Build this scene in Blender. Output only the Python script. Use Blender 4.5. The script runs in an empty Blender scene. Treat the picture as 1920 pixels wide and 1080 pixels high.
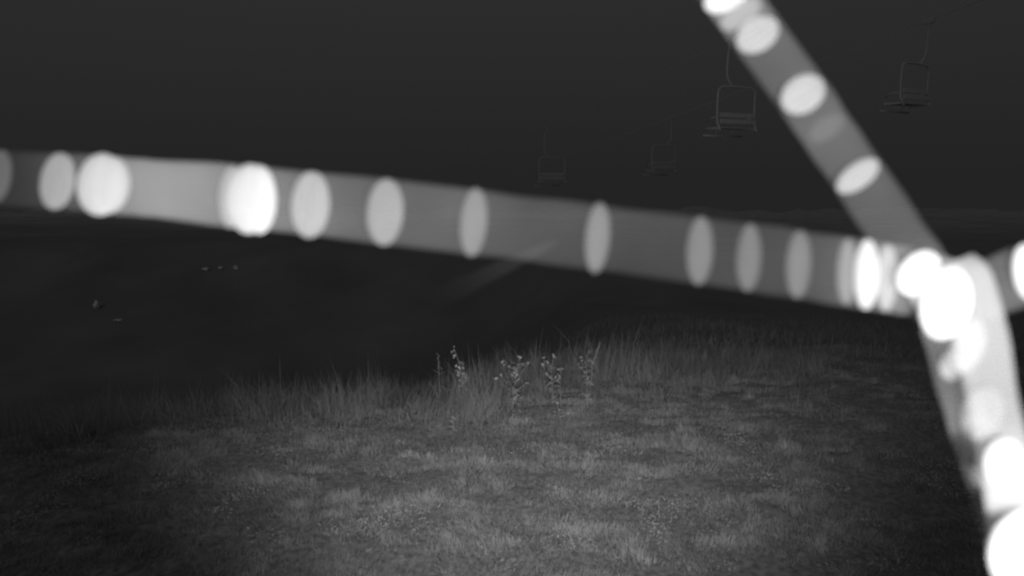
import bpy, bmesh, math, random
import numpy as np
from mathutils import Vector, Matrix

random.seed(7)
rng = np.random.default_rng(11)
scene = bpy.context.scene
C = scene.collection
R = math.radians

# ------------------------------------------------------------------ camera
FPX = 1144.0                                  # focal length in pixels of a 1920 wide frame
PITCH = R(10.4)
EYE = Vector((0.0, 0.0, 3.5))
cam_d = bpy.data.cameras.new('camera')
cam = bpy.data.objects.new('camera', cam_d)
C.objects.link(cam)
cam.location = EYE
cam.rotation_euler = (math.pi / 2 - PITCH, 0, 0)
cam_d.sensor_width = 36.0
cam_d.lens = 36.0 * FPX / 1920.0
cam_d.clip_start = 0.01
cam_d.clip_end = 3000
cam_d.dof.use_dof = True                      # a fixed-focus lens, soft at a distance; the silk by the lens is far out of focus
cam_d.dof.focus_distance = 0.75
cam_d.dof.aperture_fstop = 8.3
scene.camera = cam
CAMM = Matrix.Translation(EYE) @ Matrix.Rotation(math.pi / 2 - PITCH, 4, 'X')


def at(px, py, depth):
    """point that stands depth metres ahead of the mast, seen at px, py"""
    return CAMM @ Vector(((px - 960) / FPX * depth, (540 - py) / FPX * depth, -depth))


# ------------------------------------------------------------------ night sky, faint added sun lamp, infrared lamps of the camera mast
world = bpy.data.worlds.new('World')
scene.world = world
world.use_nodes = True
wn = world.node_tree.nodes
wl = world.node_tree.links
# overcast night: an even cloud sheet, three times as bright overhead as at the horizon (standard overcast sky)
tcw = wn.new('ShaderNodeTexCoord')
sep = wn.new('ShaderNodeSeparateXYZ')
wl.new(tcw.outputs['Generated'], sep.inputs[0])
lum = wn.new('ShaderNodeMapRange')
lum.inputs[1].default_value = 0.0; lum.inputs[2].default_value = 1.0
lum.inputs[3].default_value = 1 / 3; lum.inputs[4].default_value = 1.0
wl.new(sep.outputs[2], lum.inputs[0])
bg = wn['Background']
wl.new(lum.outputs[0], bg.inputs[0])
bg.inputs[1].default_value = 0.050

sun_d = bpy.data.lights.new('fill_sun', 'SUN')  # added unseen light from behind the camera, brightens the chairs
sun_d.energy = 0.13
sun_d.angle = R(12)
sun = bpy.data.objects.new('fill_sun', sun_d)
C.objects.link(sun)
sun.rotation_euler = (R(55), 0, R(-25))

# infrared floodlight on the mast, below the camera, aimed at the grass
ir_d = bpy.data.lights.new('infrared_floodlight', 'SPOT')
ir_d.energy = 2300
ir_d.spot_size = R(81)
ir_d.spot_blend = 1.0
ir_d.shadow_soft_size = 0.03
ir = bpy.data.objects.new('infrared_floodlight', ir_d)
C.objects.link(ir)
ir.location = (0.05, 0.0, 3.2)
aim = at(990, 470, 9.0) - ir.location
ir.rotation_euler = aim.to_track_quat('-Z', 'Y').to_euler()

# small infrared diode in the rim of the camera housing, right of and below the lens
led_d = bpy.data.lights.new('infrared_diode', 'POINT')
led_d.energy = 4.1
led_d.shadow_soft_size = 0.012
led = bpy.data.objects.new('infrared_diode', led_d)
C.objects.link(led)
led.location = CAMM @ Vector((0.06, -0.04, 0.06))

scene.view_settings.view_transform = 'Standard'
scene.view_settings.look = 'None'
scene.view_settings.exposure = 0.0
scene.view_settings.gamma = 1.0
scene.view_settings.use_curve_mapping = False
scene.render.engine = 'CYCLES'
scene.cycles.use_denoising = True
scene.cycles.transparent_max_bounces = 24
scene.cycles.max_bounces = 6


# ------------------------------------------------------------------ helpers
def tag(o, label=None, cat=None, group=None, kind=None):
    if label: o['label'] = label
    if cat: o['category'] = cat
    if group: o['group'] = group
    if kind: o['kind'] = kind
    return o


def empty(name, loc):
    o = bpy.data.objects.new(name, None)
    C.objects.link(o)
    o.location = loc
    o.empty_display_size = 0.05
    return o


def link(name, me, m, parent=None):
    o = bpy.data.objects.new(name, me)
    C.objects.link(o)
    if m and not me.materials: me.materials.append(m)
    if parent is not None:
        o.parent = parent
    return o


def obj(name, bm, m, parent=None, smooth=True):
    me = bpy.data.meshes.new(name)
    bm.to_mesh(me)
    bm.free()
    if smooth:
        me.polygons.foreach_set('use_smooth', [True] * len(me.polygons))
    return link(name, me, m, parent)


def tube(bm, pts, rads, seg=8, caps=True):
    pts = [Vector(p) for p in pts]
    if not hasattr(rads, '__len__'): rads = [rads] * len(pts)
    rings = []
    up = Vector((0.13, 0.31, 0.94)).normalized()
    for i, p in enumerate(pts):
        t = (pts[min(i + 1, len(pts) - 1)] - pts[max(i - 1, 0)]).normalized()
        a = t.cross(up)
        if a.length < 0.05: a = t.cross(Vector((1, 0, 0)))
        a.normalize()
        b = t.cross(a)
        rings.append([bm.verts.new(p + (a * math.cos(k * 2 * math.pi / seg) + b * math.sin(k * 2 * math.pi / seg)) * rads[i]) for k in range(seg)])
    for i in range(len(rings) - 1):
        for k in range(seg):
            bm.faces.new((rings[i][k], rings[i][(k + 1) % seg], rings[i + 1][(k + 1) % seg], rings[i + 1][k]))
    if caps:
        bm.faces.new(rings[0][::-1])
        bm.faces.new(rings[-1])


def boxm(bm, c, s, M=None):
    vs = []
    for dx in (-.5, .5):
        for dy in (-.5, .5):
            for dz in (-.5, .5):
                v = Vector((c[0] + dx * s[0], c[1] + dy * s[1], c[2] + dz * s[2]))
                vs.append(bm.verts.new(M @ v if M else v))
    for f in ((0, 1, 3, 2), (4, 6, 7, 5), (0, 4, 5, 1), (2, 3, 7, 6), (0, 2, 6, 4), (1, 5, 7, 3)):
        bm.faces.new([vs[i] for i in f])


def smoothpath(pts, n):
    """Catmull-Rom through tuples of any length"""
    P = np.array(pts, float)
    P = np.vstack([2 * P[0] - P[1], P, 2 * P[-1] - P[-2]])
    out = []
    for i in range(1, len(P) - 2):
        for k in range(n):
            t = k / n
            out.append(0.5 * (2 * P[i] + (P[i + 1] - P[i - 1]) * t + (2 * P[i - 1] - 5 * P[i] + 4 * P[i + 1] - P[i + 2]) * t * t
                              + (-P[i - 1] + 3 * P[i] - 3 * P[i + 1] + P[i + 2]) * t ** 3))
    out.append(P[-2])
    return out


_perm = np.random.default_rng(3).random((256, 256))


def vnoise(x, y):
    xi = np.floor(x).astype(int); yi = np.floor(y).astype(int)
    fx = x - xi; fy = y - yi
    fx = fx * fx * (3 - 2 * fx); fy = fy * fy * (3 - 2 * fy)
    g = lambda a, b: _perm[a % 256, b % 256]
    return (g(xi, yi) * (1 - fx) + g(xi + 1, yi) * fx) * (1 - fy) + (g(xi, yi + 1) * (1 - fx) + g(xi + 1, yi + 1) * fx) * fy


def fbm(x, y, s, o=3):
    v = 0; a = 0.5; n = 0
    for k in range(o):
        v = v + a * vnoise(x / s + 17.3 * k, y / s + 9.1 * k); n += a
        a *= 0.5; s *= 0.5
    return v / n


def ridge_y(x):
    return 8.5 + 0.2 * np.clip(x, -6, 6) + 0.25 * np.sin(x * 0.9 + 0.6)


def height(x, y):
    x = np.asarray(x, float); y = np.asarray(y, float)
    r = ridge_y(x)
    d = np.maximum(y - r, 0)
    # a gentle shoulder, then the hillside falls away; steeper on the left
    st = np.clip(0.36 - 0.022 * (x + 2), 0.20, 0.45)
    near = -st * (np.sqrt(d * d + 1.2) - math.sqrt(1.2))
    far = 3.5 - 0.062 * y - 7.0 * np.exp(-np.maximum(y - 40, 0) / 40) * 0.5
    z = np.where(y < 60, np.maximum(near, far - 30 + 0 * y), near)
    # ease the hillside into a far valley and hills
    w = np.clip((y - 25) / 55, 0, 1); w = w * w * (3 - 2 * w)
    hill = -0.062 * y + 3.5 - 3.0 + (fbm(x, y, 90, 3) - 0.5) * 0.05 * y
    z = near * (1 - w) + hill * w
    k = np.clip(1 - (y - 11) / 4, 0, 1)
    z = z + k * ((fbm(x, y, 1.1, 3) - 0.5) * 0.13 + (fbm(x + 40, y, 0.33, 2) - 0.5) * 0.05)
    return z


# ------------------------------------------------------------------ materials (an infrared picture: all greys)
def newmat(name):
    m = bpy.data.materials.new(name)
    m.use_nodes = True
    nt = m.node_tree
    for n in list(nt.nodes):
        if n.type != 'OUTPUT_MATERIAL': nt.nodes.remove(n)
    return m, nt, nt.nodes['Material Output']


def mat_plant(name, lo, hi, trans=0.5):
    m, nt, out = newmat(name)
    a = nt.nodes.new('ShaderNodeAttribute'); a.attribute_name = 'tint'
    mr = nt.nodes.new('ShaderNodeMapRange')
    mr.inputs[3].default_value = lo; mr.inputs[4].default_value = hi
    nt.links.new(a.outputs['Fac'], mr.inputs[0])
    d = nt.nodes.new('ShaderNodeBsdfDiffuse'); t = nt.nodes.new('ShaderNodeBsdfTranslucent')
    nt.links.new(mr.outputs[0], d.inputs[0]); nt.links.new(mr.outputs[0], t.inputs[0])
    mx = nt.nodes.new('ShaderNodeMixShader'); mx.inputs[0].default_value = trans
    nt.links.new(d.outputs[0], mx.inputs[1]); nt.links.new(t.outputs[0], mx.inputs[2])
    nt.links.new(mx.outputs[0], out.inputs[0])
    return m


def mat_noise(name, lo, hi, scale, rough=0.8, bump=0.0, metal=0.0):
    m, nt, out = newmat(name)
    tc = nt.nodes.new('ShaderNodeTexCoord')
    n = nt.nodes.new('ShaderNodeTexNoise'); n.inputs['Scale'].default_value = scale; n.inputs['Detail'].default_value = 6
    nt.links.new(tc.outputs['Object'], n.inputs['Vector'])
    cr = nt.nodes.new('ShaderNodeMapRange')
    cr.inputs[1].default_value = 0.3; cr.inputs[2].default_value = 0.7
    cr.inputs[3].default_value = lo; cr.inputs[4].default_value = hi
    nt.links.new(n.outputs[0], cr.inputs[0])
    p = nt.nodes.new('ShaderNodeBsdfPrincipled')
    nt.links.new(cr.outputs[0], p.inputs['Base Color'])
    p.inputs['Roughness'].default_value = rough
    p.inputs['Metallic'].default_value = metal
    if bump:
        b = nt.nodes.new('ShaderNodeBump'); b.inputs['Strength'].default_value = bump; b.inputs['Distance'].default_value = 0.03
        nt.links.new(n.outputs[0], b.inputs['Height']); nt.links.new(b.outputs[0], p.inputs['Normal'])
    nt.links.new(p.outputs[0], out.inputs[0])
    return m


def mat_milky(name, attr=None, tex=None):
    """silk or water clouded with fine dew: part of the light passes, the rest is scattered"""
    m, nt, out = newmat(name)
    d = nt.nodes.new('ShaderNodeBsdfDiffuse'); d.inputs[0].default_value = (.85, .85, .85, 1)
    t = nt.nodes.new('ShaderNodeBsdfTranslucent'); t.inputs[0].default_value = (.85, .85, .85, 1)
    mx = nt.nodes.new('ShaderNodeMixShader'); mx.inputs[0].default_value = 0.35
    nt.links.new(d.outputs[0], mx.inputs[1]); nt.links.new(t.outputs[0], mx.inputs[2])
    tr = nt.nodes.new('ShaderNodeBsdfTransparent')
    fin = nt.nodes.new('ShaderNodeMixShader')
    nt.links.new(tr.outputs[0], fin.inputs[1]); nt.links.new(mx.outputs[0], fin.inputs[2])
    if attr:
        a = nt.nodes.new('ShaderNodeAttribute'); a.attribute_name = attr
        src = a.outputs['Fac']
    else:
        a = nt.nodes.new('ShaderNodeObjectInfo')
        src = a.outputs['Alpha']
    tc = nt.nodes.new('ShaderNodeTexCoord')
    n = nt.nodes.new('ShaderNodeTexNoise'); n.inputs['Scale'].default_value = tex or 90; n.inputs['Detail'].default_value = 3
    mp = nt.nodes.new('ShaderNodeMapping')
    if not attr:                           # streaks across each bead, different on every one
        mp.inputs['Scale'].default_value = (2.6, 0.5, 1.0)
        nt.links.new(a.outputs['Random'], mp.inputs['Location'])
    nt.links.new(tc.outputs['Object'], mp.inputs['Vector'])
    nt.links.new(mp.outputs[0], n.inputs['Vector'])
    mr = nt.nodes.new('ShaderNodeMapRange'); mr.inputs[3].default_value = 0.62; mr.inputs[4].default_value = 1.38
    nt.links.new(n.outputs[0], mr.inputs[0])
    mu = nt.nodes.new('ShaderNodeMath'); mu.operation = 'MULTIPLY'; mu.use_clamp = True
    nt.links.new(src, mu.inputs[0]); nt.links.new(mr.outputs[0], mu.inputs[1])
    fac = mu.outputs[0]
    if not attr:                           # bright rim put into the opacity, denser towards each bead's edge
        lw = nt.nodes.new('ShaderNodeLayerWeight'); lw.inputs[0].default_value = 0.5
        m3 = nt.nodes.new('ShaderNodeMapRange'); m3.inputs[1].default_value = 0.35; m3.inputs[2].default_value = 0.9
        m3.inputs[3].default_value = 0.88; m3.inputs[4].default_value = 2.3
        nt.links.new(lw.outputs['Facing'], m3.inputs[0])
        m4 = nt.nodes.new('ShaderNodeMath'); m4.operation = 'MULTIPLY'; m4.use_clamp = True
        nt.links.new(fac, m4.inputs[0]); nt.links.new(m3.outputs[0], m4.inputs[1])
        fac = m4.outputs[0]
    nt.links.new(fac, fin.inputs[0])
    nt.links.new(fin.outputs[0], out.inputs[0])
    return m


M_soil = mat_noise('thatch_and_soil', 0.10, 0.26, 14, 0.95, 0.0)
nt = M_soil.node_tree                       # far out, where no blades are built, the sheet itself is meadow
_p = nt.nodes['Principled BSDF']; _src = _p.inputs['Base Color'].links[0].from_socket
_tc = [n_ for n_ in nt.nodes if n_.type == 'TEX_COORD'][0]
_sx = nt.nodes.new('ShaderNodeSeparateXYZ'); nt.links.new(_tc.outputs['Object'], _sx.inputs[0])
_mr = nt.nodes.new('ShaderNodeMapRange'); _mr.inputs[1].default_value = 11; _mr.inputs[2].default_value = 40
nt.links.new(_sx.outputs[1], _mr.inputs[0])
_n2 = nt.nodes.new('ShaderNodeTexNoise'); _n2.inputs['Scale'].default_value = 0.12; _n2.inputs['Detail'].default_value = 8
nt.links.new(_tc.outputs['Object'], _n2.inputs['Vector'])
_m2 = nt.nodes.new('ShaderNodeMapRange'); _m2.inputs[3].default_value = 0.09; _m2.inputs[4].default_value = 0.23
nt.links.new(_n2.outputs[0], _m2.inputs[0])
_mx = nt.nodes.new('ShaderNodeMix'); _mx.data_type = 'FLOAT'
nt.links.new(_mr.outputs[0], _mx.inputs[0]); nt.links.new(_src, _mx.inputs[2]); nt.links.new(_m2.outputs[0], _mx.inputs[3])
_mr2 = nt.nodes.new('ShaderNodeMapRange'); _mr2.inputs[1].default_value = 60; _mr2.inputs[2].default_value = 300   # far hills lightened in colour so the horizon melts into the sky
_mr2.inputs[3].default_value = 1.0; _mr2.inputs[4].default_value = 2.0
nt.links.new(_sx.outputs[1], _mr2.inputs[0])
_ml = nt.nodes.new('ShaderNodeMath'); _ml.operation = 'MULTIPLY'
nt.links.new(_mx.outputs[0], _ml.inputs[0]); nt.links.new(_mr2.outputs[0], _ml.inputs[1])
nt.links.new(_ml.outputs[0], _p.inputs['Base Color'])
M_grass = mat_plant('short_grass', 0.24, 0.66)
M_tall = mat_plant('tall_grass', 0.22, 0.58)
M_clover = mat_plant('clover', 0.42, 0.80)
M_weed = mat_plant('weed', 0.40, 0.85)
M_silk = mat_milky('dewy_silk', 'dew', 60)
M_drop = mat_milky('dew_drop', None, 1.3)
M_steel = mat_noise('galvanised_steel', 0.22, 0.28, 9, 0.6, 0.1, 0.0)
M_steel_lit = mat_noise('lit_galvanised_steel', 0.37, 0.45, 9, 0.6, 0.1)  # paler copy of the steel: light missing outside the beam, put into the colour
M_cable_lit = mat_noise('lit_steel_rope', 0.38, 0.44, 30, 0.7, 0.1)  # right rope coloured paler in place of the light it lacks
M_cable = mat_noise('greased_steel_rope', 0.30, 0.38, 30, 0.7, 0.1, 0.2)
M_wood = mat_noise('weathered_slat', 0.20, 0.26, 6, 0.8, 0.3)
M_stone = mat_noise('pale_stone', 0.5, 0.8, 7, 0.9, 0.6)

# ------------------------------------------------------------------ ground: one sheet to the horizon
ys = np.concatenate([np.arange(-6, 3.5, 0.5), np.arange(3.5, 13, 0.07), np.arange(13, 30, 0.4), np.geomspace(30, 1200, 60)])
nx = 221
uu = np.linspace(-1, 1, nx)
uu = np.sign(uu) * np.abs(uu) ** 1.5
V = []
for y in ys:
    half = 16 + max(y, 0) * 1.6
    xs = uu * half
    zs = height(xs, np.full(nx, y))
    V.append(np.stack([xs, np.full(nx, y), zs], 1))
V = np.concatenate(V)
ny = len(ys)
I = np.arange(ny * nx).reshape(ny, nx)
F = np.stack([I[:-1, :-1], I[:-1, 1:], I[1:, 1:], I[1:, :-1]], -1).reshape(-1, 4)
me = bpy.data.meshes.new('ground')
me.from_pydata(V.tolist(), [], F.tolist())
me.polygons.foreach_set('use_smooth', [True] * len(me.polygons))
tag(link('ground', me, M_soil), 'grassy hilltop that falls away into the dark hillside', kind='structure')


# ------------------------------------------------------------------ grass
def blades(name, x, y, z, h, w, lean, az, tint, m, curl=1.0):
    n = len(x)
    fa = rng.random(n) * math.pi * 2
    wx, wy = np.cos(fa) * w / 2, np.sin(fa) * w / 2
    lx, ly = np.cos(az) * np.sin(lean), np.sin(az) * np.sin(lean)
    l2 = np.minimum(lean * (1 + curl), 1.5)
    mx_, my_, mz_ = x + lx * h * .55, y + ly * h * .55, z + np.cos(lean) * h * .55
    tx = mx_ + np.cos(az) * np.sin(l2) * h * .45; ty = my_ + np.sin(az) * np.sin(l2) * h * .45; tz = mz_ + np.cos(l2) * h * .45
    co = np.empty((n, 5, 3), np.float32)
    co[:, 0] = np.stack([x - wx, y - wy, z], 1); co[:, 1] = np.stack([x + wx, y + wy, z], 1)
    co[:, 2] = np.stack([mx_ + wx * .8, my_ + wy * .8, mz_], 1); co[:, 3] = np.stack([mx_ - wx * .8, my_ - wy * .8, mz_], 1)
    co[:, 4] = np.stack([tx, ty, tz], 1)
    base = (np.arange(n) * 5)[:, None]
    lv = (base + np.array([0, 1, 2, 3, 3, 2, 4])[None]).astype(np.int32).ravel()
    ls = ((np.arange(n) * 7)[:, None] + np.array([0, 4])[None]).astype(np.int32).ravel()
    me = bpy.data.meshes.new(name)
    me.vertices.add(n * 5); me.vertices.foreach_set('co', co.ravel())
    me.loops.add(n * 7); me.loops.foreach_set('vertex_index', lv)
    me.polygons.add(n * 2); me.polygons.foreach_set('loop_start', ls)
    at_ = me.attributes.new('tint', 'FLOAT', 'POINT')
    at_.data.foreach_set('value', np.repeat(np.clip(tint, 0, 1), 5).astype(np.float32))
    me.update(calc_edges=True)
    return link(name, me, m)


def scatter(n, y0, y1, wide=0.92):
    y = y0 + (y1 - y0) * rng.random(n * 2)
    keep = rng.random(n * 2) < (y / y1)
    y = y[keep][:n]
    x = (rng.random(len(y)) * 2 - 1) * (y * wide + 0.5)
    return x, y


# short rough grass on the near shoulder
x, y = scatter(600000, 3.9, 11.2)
patch = fbm(x, y * 1.8, 0.7, 3)
patch2 = fbm(x + 31, y * 2.4 + 7, 0.28, 2)
big = fbm(x + 90, y + 12, 2.2, 2)
hollow = np.clip((fbm(x * 0.8 + 60, y * 2.2 + 4, 0.42, 2) - 0.29) * 7, 0.04, 1)
dens = np.clip((patch - 0.20) * 3.2, 0.3, 1) * np.clip((patch2 - 0.1) * 2.6, 0.4, 1) * hollow
keep = (rng.random(len(x)) < dens) & (y < ridge_y(x) + 2.6)
x, y, patch, patch2, big, hollow = [v[keep] for v in (x, y, patch, patch2, big, hollow)]
n = len(x)
h = (0.03 + 0.055 * rng.random(n)) * (0.55 + 1.0 * patch) * (0.8 + 0.5 * big) * (0.4 + 0.6 * hollow)
tuft = np.clip((fbm(x + 300, y * 1.3 + 14, 0.30, 2) - 0.62) * 8, 0, 1)
h *= 1 + 0.9 * tuft
lean = np.abs(rng.normal(0.55, 0.35, n))
az = fbm(x + 5, y + 3, 0.6, 2) * 14 + rng.normal(0, 0.9, n)
tint = 0.20 + 0.60 * (patch - 0.32) + 0.55 * (patch2 - 0.38) + 0.4 * (big - .45) + 0.22 * tuft + rng.normal(0, 0.04, n)
tag(blades('grass', x, y, height(x, y) - 0.004, h, 0.005 + 0.004 * rng.random(n), np.minimum(lean, 1.3), az, tint, M_grass),
    'short matted rough grass on the lit shoulder of the hill', 'grass', kind='stuff')

# tall unmown grass just over the edge
x, y = scatter(240000, 7.0, 15.0)
r = ridge_y(x)
cl = fbm(x * 1.3 + 50, y + 20, 0.9, 3)
edge = y - r - (fbm(x + 11, y, 1.3, 3) - 0.5) * 3.4 - 0.12 * np.maximum(x - 1.5, 0) + 0.55 * np.exp(-((x - 0.2) / 1.4) ** 2)
keep = (edge > -0.5) & (rng.random(len(x)) < np.clip((cl - 0.25) * 2.6, 0.08, 1) * np.clip(edge / 1.5 + .25, 0.03, 1))
x, y, cl, edge = [v[keep] for v in (x, y, cl, edge)]
n = len(x)
h = (0.07 + 0.66 * rng.random(n) ** 2.6) * (0.25 + 1.35 * cl) * np.clip(0.4 + edge * 0.42, 0.2, 1.1) * np.clip(1.1 - 0.16 * np.maximum(x - 1.8, 0), 0.35, 1)
h *= (0.55 + 0.9 * fbm(x * 1.0 + 200, y * .6 + 31, 1.1, 3)) * np.where(rng.random(n) < 0.02, 1.4, 1)
broad = rng.random(n) < 0.13              # docks, nettles and other leafy growth among the blades
h = np.where(broad, h * 0.62, h)
lean = np.minimum(np.abs(rng.normal(0.22, 0.36, n)) + 0.3 * broad, 1.25)
az = fbm(x + 25, y + 8, 0.7, 2) * 16 + rng.normal(0, 1.0, n)
tint = 0.15 + 0.75 * (cl - 0.25) + rng.normal(0, 0.10, n)
tag(blades('tall_grass', x, y, height(x, y) - 0.01, h, np.where(broad, 0.016 + 0.02 * rng.random(n), 0.004 + 0.006 * rng.random(n)), lean, az, tint, M_tall, 1.8),
    'tall unmown grass standing beyond the edge of the short grass', 'tall grass', kind='stuff')

# coarser meadow grass down the dark hillside
x, y = scatter(60000, 12.5, 34.0, 0.95)
cl = fbm(x + 150, y + 70, 2.6, 3)
keep = rng.random(len(x)) < np.clip((cl - 0.2) * 2.2, .15, 1)
x, y, cl = x[keep], y[keep], cl[keep]
n = len(x)
tag(blades('meadow_grass', x, y, height(x, y) - 0.02, (0.15 + 0.4 * rng.random(n) ** 2) * (.4 + cl), 0.012 + 0.014 * rng.random(n),
           np.abs(rng.normal(.3, .25, n)), rng.random(n) * 6.28, 0.2 + .5 * (cl - .3) + rng.normal(0, .1, n), M_tall, 1.5),
    'dim meadow grass covering the dark hillside beyond the tall grass', 'meadow grass', kind='stuff')

# low broad leaves in patches through the short grass
x, y = scatter(120000, 3.9, 9.8)
cl = fbm(x + 70, y * 1.5 + 33, 0.5, 2)
cl2 = fbm(x + 20, y + 83, 1.7, 2)
keep = (cl + 0.35 * (cl2 - .5) + 0.16 * (rng.random(len(x)) - .5) > 0.715) & (y < ridge_y(x) + 0.4)
x, y, cl = x[keep], y[keep], cl[keep]
n = len(x)
tag(blades('ground_cover', x, y, height(x, y) + 0.01 + 0.05 * rng.random(n), 0.018 + 0.022 * rng.random(n), 0.010 + 0.012 * rng.random(n),
           0.7 + 0.5 * rng.random(n), rng.random(n) * 6.28, 0.25 + 1.2 * (cl - 0.7) + rng.normal(0, .12, n), M_clover, 0.3),
    'patches of small pale broad leaves among the short grass', 'ground cover', kind='stuff')


# ------------------------------------------------------------------ weeds at the edge of the lit grass
def tinted(o, v):
    me = o.data
    a = me.attributes.new('tint', 'FLOAT', 'POINT')
    a.data.foreach_set('value', np.clip(v + rng.normal(0, .12, len(me.vertices)), 0, 1).astype(np.float32))
    return o


def lump_mesh(seed):
    bm = bmesh.new()
    bmesh.ops.create_icosphere(bm, subdivisions=1, radius=1)
    rr = random.Random(seed)
    for v in bm.verts: v.co *= rr.uniform(0.7, 1.2)
    me = bpy.data.meshes.new('flower_head'); bm.to_mesh(me); bm.free()
    a = me.attributes.new('tint', 'FLOAT', 'POINT')
    a.data.foreach_set('value', [rr.uniform(.3, .9) for _ in me.vertices])
    me.materials.append(M_weed)
    return me


LUMPS = [lump_mesh(s) for s in range(5)]


def leaf_mesh(seed):
    rr = random.Random(seed)
    bm = bmesh.new()
    L, W = 1.0, rr.uniform(.22, .34)
    rows = []
    for t, w in ((0, .15), (.3, 1), (.65, .8), (1, .05)):
        z = -0.35 * t * t
        rows.append([bm.verts.new((L * t, -W * w / 2, z + .05)), bm.verts.new((L * t, 0, z)), bm.verts.new((L * t, W * w / 2, z + .05))])
    for a, b in zip(rows, rows[1:]):
        bm.faces.new((a[0], b[0], b[1], a[1])); bm.faces.new((a[1], b[1], b[2], a[2]))
    me = bpy.data.meshes.new('leaf'); bm.to_mesh(me); bm.free()
    a = me.attributes.new('tint', 'FLOAT', 'POINT')
    a.data.foreach_set('value', [rr.uniform(.1, .5) for _ in me.vertices])
    me.materials.append(M_weed)
    return me


LEAVES = [leaf_mesh(s) for s in range(4)]


def weed(name, label, base_px, depth, stems, heads, leaves=8, head_r=0.025, lr=0.13):
    """stems: lists of pixels from root to tip; heads: (px, py, size)"""
    if name != 'small_weed': depth += 0.12
    g = at(base_px[0], base_px[1], depth)
    root = Vector((g.x, g.y, float(height(g.x, g.y)) - 0.01))
    e = empty(name, root)

    def loc(px, py, dd=0.0):
        return at(px, py, depth + dd) - root
    for k, st in enumerate(stems):
        dd = random.uniform(-.08, .08)
        pts = [loc(px, py, dd * i / max(1, len(st) - 1)) for i, (px, py) in enumerate(st)]
        if k == 0: pts = [Vector((0, 0, 0))] + pts
        pts = [Vector(p) for p in smoothpath([tuple(p) for p in pts], 4)]
        bm = bmesh.new()
        tube(bm, pts, list(np.linspace(0.0065 if k == 0 else 0.0045, 0.0025, len(pts))), 5)
        tinted(obj('stem' if k == 0 else 'branch', bm, M_weed, e), .2)
    heads = [(px + random.uniform(-2.6, 2.6) * s, py + random.uniform(-2.6, 2.6) * s, s * random.uniform(.4, .8)) for px, py, s in heads for _ in range(3)]
    for px, py, s in heads:
        o = link('flower_head', random.choice(LUMPS), None, e)
        o.location = loc(px, py, random.uniform(-.05, .05))
        o.scale = [head_r * s * random.uniform(.8, 1.1), head_r * s, head_r * s * random.uniform(.9, 1.4)]
        o.rotation_euler = [random.random() * 3 for _ in range(3)]
    main = [Vector((0, 0, 0))] + [loc(px, py) for px, py in stems[0]]
    for k in range(leaves):
        t = random.uniform(0.05, 0.8) * (len(main) - 1)
        i = int(t)
        p = main[i].lerp(main[i + 1], t - i)
        o = link('leaf', random.choice(LEAVES), None, e)
        o.location = p
        s = lr * random.uniform(.5, 1.2) * (1.1 - 0.6 * t / len(main))
        o.scale = (s, s, s)
        o.rotation_euler = (random.uniform(-.3, .3), random.uniform(-1.0, 0.1), random.random() * 6.28)
    return tag(e, label, 'weed', 'weeds at the edge of the lit grass')


rd = random.Random(5)
weed('dock_weed', 'tall dock with knobbly seed clusters, leftmost of the bright weeds at the grass edge', (868, 765), 9.4,
     [[(868, 740), (866, 705), (860, 678), (851, 655)], [(866, 720), (874, 700)], [(864, 698), (855, 684)]],
     [(851 + rd.uniform(-3, 3), 650 + rd.uniform(0, 22), rd.uniform(.45, .8)) for _ in range(7)] +
     [(863 + rd.uniform(-7, 7), 676 + rd.uniform(0, 28), rd.uniform(.5, 1)) for _ in range(14)] +
     [(868 + rd.uniform(-7, 7), 704 + rd.uniform(0, 28), rd.uniform(.4, .8)) for _ in range(9)], 26, lr=.10)
weed('thistle', 'broad branching thistle with many round heads, between the dock and the slimmer thistle', (962, 775), 9.3,
     [[(962, 745), (966, 715), (970, 690), (973, 670)], [(963, 730), (950, 705), (941, 680)], [(965, 722), (980, 695), (991, 682)],
      [(962, 735), (944, 722), (932, 708)], [(964, 718), (957, 700), (955, 688)], [(965, 735), (982, 722), (988, 716)]],
     [(941, 677, 1.1), (946, 684, .7), (973, 668, 1.1), (977, 670, .7), (991, 681, 1.0), (982, 684, .6), (932, 708, 1.0), (929, 711, .7), (955, 687, .8),
      (963, 697, 1.1), (968, 704, 1.2), (960, 703, .8), (971, 712, .8), (940, 703, .8), (988, 717, .8), (966, 690, .8), (951, 716, .6)], 46, lr=.16)
weed('thistle', 'slim thistle with white-tipped upright heads, right of the broad branching thistle', (1036, 772), 9.4,
     [[(1036, 745), (1035, 715), (1034, 690), (1038, 670)], [(1036, 712), (1026, 698), (1017, 684)], [(1035, 700), (1024, 685), (1019, 672)],
      [(1036, 720), (1041, 712), (1042, 706)]],
     [(1038, 667, 1.1), (1041, 669, .7), (1017, 683, 1.2), (1019, 671, .8), (1027, 679, .8), (1025, 703, 1.0), (1042, 706, .9), (1030, 708, .6)], 26, lr=.13)
weed('umbel_weed', 'low thin weed with a flat pale top, just right of the slim thistle', (1051, 770), 9.3,
     [[(1051, 740), (1050, 715), (1051, 694)]], [(1046, 693, .6), (1050, 692, .7), (1055, 692, .6), (1052, 694, .5)], 4)
weed('leafy_weed', 'thick leafy column of a weed under the slanted seed spike', (1102, 775), 9.2,
     [[(1101, 745), (1101, 715), (1099, 680), (1104, 656)], [(1100, 725), (1093, 690), (1089, 670)], [(1104, 730), (1110, 700), (1107, 672)]],
     [(1089, 669, .7), (1092, 676, .6), (1088, 690, .7), (1086, 683, .5), (1105, 660, .4), (1100, 668, .6), (1104, 676, .6)], 60, lr=0.13)
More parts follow.
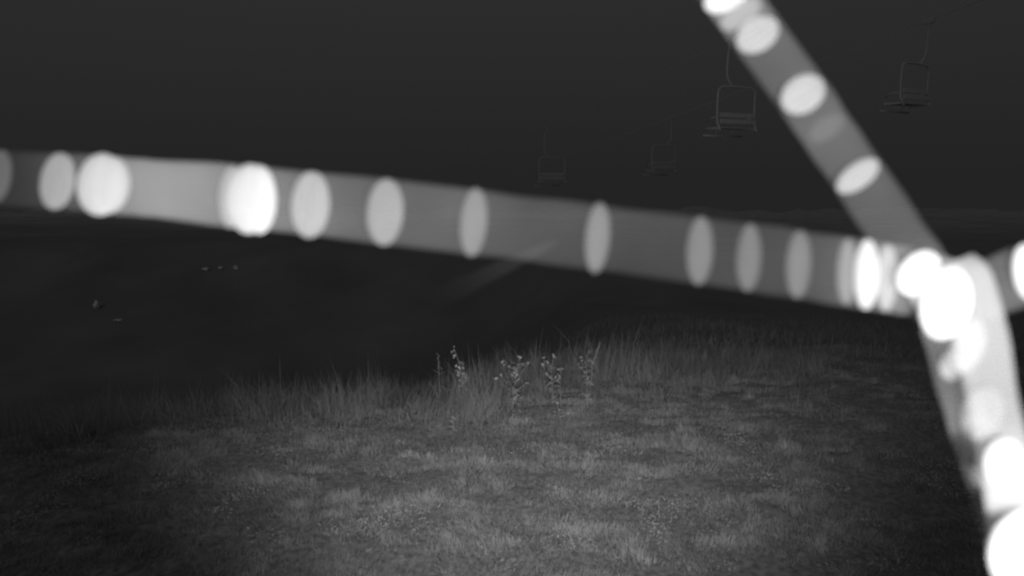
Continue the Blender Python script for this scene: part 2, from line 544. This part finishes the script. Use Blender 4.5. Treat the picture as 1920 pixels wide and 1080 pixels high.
weed('spike_weed', 'slender weed with a long seed spike slanting right, the tallest in the row', (1106, 772), 9.5,
     [[(1106, 745), (1109, 700), (1116, 670), (1126, 643)]],
     [(1111 + t * 14 + rd.uniform(-1.2, 1.2), 681 - t * 38, .34 + .1 * rd.random()) for t in np.linspace(0, 1, 15)], 6)
weed('small_weed', 'small pale weed low in front of the dock', (850, 803), 8.6,
     [[(850, 795), (849, 788), (848, 781)]], [(848, 780, .8), (851, 785, .7), (846, 789, .6)], 8, lr=.09)
weed('small_weed', 'small weed with bright buds low in front of the slim thistle', (1050, 788), 8.9,
     [[(1050, 780), (1047, 770), (1045, 757)], [(1051, 782), (1060, 778), (1066, 775)]], [(1045, 755, .7), (1066, 775, .8), (1048, 768, .6), (1040, 772, .5)], 10, lr=.09)
weed('spike_weed', 'faint stalk in the tall grass left of the dock', (824, 755), 10.2,
     [[(824, 720), (823, 695), (821, 664)]], [(821 + rd.uniform(-2, 2), 663 + 4 * k, .4) for k in range(8)], 4)

# pale stones out on the dark slope
for px, py, s, sx, sz, lab in ((182, 580, .075, 1.0, 1.7, 'small upright pale stone alone on the dark left slope'),
                               (222, 602, .05, 2.6, .6, 'low flat pale stone just right of the upright stone on the dark slope'),
                               (385, 507, .06, 1.8, .7, 'left one of three tiny pale stones under the long silk strand'),
                               (414, 505, .05, 1.3, .9, 'middle one of three tiny pale stones under the long silk strand'),
                               (443, 506, .06, 1.1, 1.1, 'right one of three tiny pale stones under the long silk strand')):
    for depth in np.arange(10, 400, .05):         # walk out along the slope
        p = at(px, py, float(depth))
        z = float(height(p.x, p.y))
        if p.z < z: break
    s *= depth / 17
    bm = bmesh.new()
    bmesh.ops.create_icosphere(bm, subdivisions=3, radius=1)
    rr = random.Random(px)
    for v in bm.verts:
        nn = v.co.normalized()
        f = 0.5 + 1.0 * float(vnoise(np.array(nn.x * 2.2 + px), np.array(nn.y * 2.2 + nn.z * 2.6)))
        v.co = Vector((v.co.x * f * sx, v.co.y * f, v.co.z * f * sz)) * s
    o = obj('stone', bm, M_stone)
    o.location = (p.x, p.y, z + s * sz * .6)
    tag(o, lab, 'stone', 'pale stones on the dark slope')


# ------------------------------------------------------------------ chairlift
P1 = at(1368, 74, 18.0); P2 = at(1022, 243, 30.0)
P4 = at(1742, 38, 19.0); P3 = at(1259, 220, 29.5)


def chair(label, top, nxt, side, M_steel=M_steel, M_wood=M_wood):
    """top: where the grip sits on the cable; nxt: a point farther along the cable; side: which way the hanger bows"""
    d = nxt - top
    rz = math.atan2(d.y, d.x) + math.pi / 2    # the riders face away down the line
    e = empty('chairlift_chair', top)
    e.rotation_euler = (0, 0, rz)
    W, H, z0 = 1.42, 1.30, -1.33
    s = -side
    bm = bmesh.new(); boxm(bm, (0, 0, -.02), (.09, .34, .14)); boxm(bm, (0, 0, -.13), (.06, .12, .12))
    obj('cable_grip', bm, M_steel, e, False)
    bm = bmesh.new()
    pts = smoothpath([(0, 0, -.05), (0 - .02 * s, 0, -.5), (-.02 * s, 0, -.95), (.07 * s, 0, -1.17), (.24 * s, 0, z0)], 6)
    tube(bm, pts, .034, 10)
    obj('hanger_arm', bm, M_steel, e)
    cx = .40 * s
    # rounded frame that carries the bench
    bm = bmesh.new()
    r = .2
    pth = [(cx - W / 2 + .02, .18, z0 - H), (cx - W / 2, 0.04, z0 - H + .25), (cx - W / 2, 0, z0 - .6), (cx - W / 2, 0, z0 - r)]
    pth += [(cx - W / 2 + r - r * math.cos(a), 0, z0 - r + r * math.sin(a)) for a in (.5, 1.0, math.pi / 2)]
    pth += [(cx, 0, z0 + .015)]
    pth += [(2 * cx - p[0], p[1], p[2]) for p in pth[:-1][::-1]]
    tube(bm, pth, .03, 10)
    obj('bail_frame', bm, M_steel, e)
    for k in range(3):
        bm = bmesh.new(); boxm(bm, (cx, .10 - .20 * k - .12, z0 - H + .10 + (.012 * k)), (W - .06, .16, .035))
        bmesh.ops.bevel(bm, geom=bm.edges[:], offset=.008, segments=1, affect='EDGES')
        obj('seat_slat', bm, M_wood, e, False)
    for k in range(2):
        bm = bmesh.new(); boxm(bm, (cx, .09 - .03 * k + .03, z0 - H + .28 + .19 * k), (W - .06, .035, .14))
        bmesh.ops.bevel(bm, geom=bm.edges[:], offset=.008, segments=1, affect='EDGES')
        obj('backrest_slat', bm, M_wood, e, False)
    for t in (-1, 1):
        bm = bmesh.new()
        tube(bm, [(cx + t * (W / 2 - .01), .1, z0 - H + .08), (cx + t * (W / 2 - .01), -.46, z0 - H + .09), (cx + t * (W / 2 - .01), -.5, z0 - H + .05)], .022, 8)
        obj('seat_bracket', bm, M_steel, e)
        bm = bmesh.new()
        tube(bm, [(cx + t * (W / 2 - .02), .03, z0 - H + .42), (cx + t * (W / 2 - .02), -.38, z0 - H + .40), (cx + t * (W / 2 - .05), -.44, z0 - H + .3)], .02, 8)
        obj('armrest', bm, M_steel, e)
    bm = bmesh.new()
    tube(bm, [(cx - W / 2 - .05, -.52, z0 - H - .10), (cx + W / 2 + .05, -.52, z0 - H - .10)], .025, 8)
    for t in (-.3, .3):
        tube(bm, [(cx + t, -.42, z0 - H + .1), (cx + t, -.52, z0 - H - .10)], .016, 6)
    obj('footrest', bm, M_steel, e)
    return tag(e, label, 'chairlift chair', 'empty chairs hanging on the lift')


chair('nearest empty chairlift chair, hanging just left of the steep silk strand', P1, P2, 1)
chair('small distant empty chairlift chair touching the top of the long silk strand, leftmost chair', P2, P2 + (P2 - P1), 1)
chair('small distant empty chairlift chair just left of the nearest chair', P3, P3 + (P3 - P4), -1)
chair('faint empty chairlift chair at upper right, beyond the steep silk strand', P4, P3, -1, M_steel_lit, M_steel_lit)  # paler steel makes up for the beam missing this chair
for a, b, lab in ((P1, P2, 'dark steel rope carrying the two left chairs'), (P4, P3, 'dark steel rope carrying the two right chairs')):
    d = (b - a)
    pts = []
    for k in range(25):
        t = -1.35 + k * (6.5 / 24)
        p = a + d * t
        pts.append(p + Vector((0, 0, 0.0 if 0 <= t <= 1 else 0.02 * (t - .5) ** 2 * 2)))
    bm = bmesh.new()
    tube(bm, pts, .011, 6)
    tag(obj('haul_rope', bm, M_cable if a is P1 else M_cable_lit), lab, 'lift cable', 'ropes of the lift')


# ------------------------------------------------------------------ spider silk by the lens, beaded with dew
def strand(label, pts, drops, seg=18):
    """pts: (px, py, full width px, depth, dew density); drops: (px, py, length across, length along, tilt deg, milkiness, depth)"""
    q = smoothpath(pts, 7)
    mid = q[len(q) // 2]
    root = at(mid[0], mid[1], mid[3])
    e = empty('spider_silk_strand', root)
    bm = bmesh.new()
    lay = bm.verts.layers.float.new('dew')
    rings = []
    cs = [at(a[0], a[1], a[3]) for a in q]
    for i, c in enumerate(cs):
        t = (cs[min(i + 1, len(cs) - 1)] - cs[max(i - 1, 0)]).normalized()
        v = (c - EYE).normalized()
        wv = t.cross(v).normalized()
        nv = t.cross(wv).normalized()
        hw = q[i][2] / 2 / FPX * q[i][3] * (0.955 + 0.09 * float(vnoise(np.array(i * .37 + mid[0]), np.array(3.3))))
        ring = []
        for k in range(seg):
            a = 2 * math.pi * k / seg
            vt = bm.verts.new(c - root + wv * hw * math.cos(a) + nv * hw * .28 * math.sin(a))
            vt[lay] = float(q[i][4])
            ring.append(vt)
        rings.append(ring)
    for i in range(len(rings) - 1):
        for k in range(seg):
            bm.faces.new((rings[i][k], rings[i][(k + 1) % seg], rings[i + 1][(k + 1) % seg], rings[i + 1][k]))
    obj('thread', bm, M_silk, e)
    for px, py, la, lb, tilt, milk, depth in drops:
        c = at(px, py, depth)
        o = link('dew_drop', DROP, None, e)
        s = depth / FPX / 2
        # axes: long axis across the thread, short axis along it
        ca, sa = math.cos(R(tilt)), math.sin(R(tilt))
        R3 = CAMM.to_3x3()
        lng = R3 @ Vector((sa, ca, 0)); sht = R3 @ Vector((ca, -sa, 0)); nrm = R3 @ Vector((0, 0, 1))
        M3 = Matrix((sht * lb * s, lng * la * s, nrm * la * s * .20)).transposed()
        o.matrix_local = Matrix.Translation(c - root) @ M3.to_4x4()
        o.color = (1, 1, 1, milk)
    return tag(e, label, 'spider silk', 'dewy silk strands close to the camera')


bm = bmesh.new()
bmesh.ops.create_uvsphere(bm, u_segments=32, v_segments=16, radius=1)
for v in bm.verts:                     # slightly fuller than a ball, as beads stretched round a thread are
    rxy = math.hypot(v.co.x, v.co.y)
    v.co.z = math.copysign(abs(v.co.z) ** .75, v.co.z)
DROP = bpy.data.meshes.new('dew_drop')
bm.to_mesh(DROP); bm.free()
DROP.polygons.foreach_set('use_smooth', [True] * len(DROP.polygons))
DROP.materials.append(M_drop)

DA, DB = 0.135, 0.118


def da(x): return DA + (DB - DA) * x / 1750


strand('longest silk strand, crossing the picture from the left edge to the junction at right',
       [(-120, 326, 102, da(-120), .02), (30, 336, 104, da(30), .022), (150, 343, 106, da(150), .08), (240, 350, 110, da(240), .22),
        (300, 355, 110, da(300), .245), (400, 364, 114, da(400), .205), (640, 388, 120, da(640), .078), (890, 417, 122, da(890), .048), (1130, 447, 126, da(1130), .025),
        (1400, 482, 128, da(1400), .022), (1560, 506, 128, da(1560), .034), (1680, 524, 126, da(1680), .08), (1790, 545, 110, da(1790), .14)],
       [(x, y, h, w, t, m, da(x)) for x, y, w, h, t, m in (
           (-2, 330, 42, 98, 8, .10), (108, 340, 62, 108, 10, .38), (206, 347, 74, 108, 8, .6), (190, 346, 90, 118, 8, 1), (434, 370, 46, 116, 3, .35), (468, 373, 86, 132, 3, 1), (486, 374, 64, 130, 0, 1), 
           (582, 384, 72, 126, 4, .33), (722, 398, 68, 126, 4, .21), (888, 417, 50, 130, 5, .12), (1120, 446, 46, 134, 5, .105),
           (1312, 470, 48, 130, 3, .08), (1404, 483, 44, 128, 3, .07), (1497, 496, 44, 128, 3, .075),
           (1588, 509, 34, 124, 2, .12), (1624, 514, 42, 132, 2, .55), (1662, 521, 36, 126, 2, .25))])
strand('steep silk strand running from the top edge down to the junction',
       [(1290, -120, 88, .125, .22), (1355, -25, 88, .124, .22), (1420, 65, 88, .123, .07), (1505, 180, 88, .122, .056), (1545, 240, 88, .122, .056),
        (1608, 330, 90, .121, .046), (1690, 450, 92, .120, .040), (1745, 530, 90, .119, .08)],
       [(1365, -12, 102, 56, 58, .9, .124), (1388, 28, 86, 44, 58, .18, .1235), (1420, 65, 86, 62, 58, .33, .123), (1505, 177, 88, 68, 56, .31, .122),
        (1550, 240, 74, 40, 56, .03, .122), (1608, 330, 92, 46, 54, .28, .121)])
strand('bright overexposed silk strand dropping from the junction to the lower right corner',
       [(1790, 490, 60, .118, .20), (1812, 530, 84, .117, .30), (1840, 640, 82, .115, .27), (1858, 740, 80, .113, .24), (1882, 850, 84, .110, .28),
        (1900, 930, 92, .108, .42), (1928, 1020, 112, .106, .40), (1965, 1160, 124, .103, .4)],
       [(1722, 512, 94, 68, 40, .9, .1165), (1772, 568, 138, 94, 12, 1, .115), (1742, 545, 84, 64, 20, .5, .1168), (1814, 648, 104, 58, 18, .20, .114),
        (1842, 775, 100, 74, 18, .10, .1115), (1880, 864, 86, 68, 20, .6, .109), (1932, 1036, 170, 156, 20, 1, .1058)])
strand('dimmer silk strand along the left side of the bright overexposed one',
       [(1735, 560, 60, .121, .12), (1766, 620, 66, .120, .10), (1788, 700, 66, .119, .065), (1818, 800, 66, .118, .12), (1848, 900, 60, .117, .10),
        (1880, 1020, 60, .116, .12), (1905, 1120, 60, .116, .12)],
       [(1785, 686, 54, 46, 15, .22, .119), (1843, 884, 58, 40, 10, .20, .117), (1822, 806, 52, 44, 10, .14, .118)])
strand('short silk strand leaving the junction towards the right edge',
       [(1760, 570, 90, .119, .04), (1850, 545, 104, .1185, .06), (1925, 510, 104, .118, .06), (2010, 470, 104, .117, .06)],
       [(1926, 510, 106, 52, -8, .8, .118)])
strand('faint wisp of silk slanting across the underside of the long strand near the middle',
       [(790, 578, 40, .16, 0), (860, 541, 36, .16, .002), (925, 509, 30, .16, .006), (980, 483, 24, .16, .010), (1020, 464, 16, .16, .013), (1045, 452, 7, .16, .007)], [])
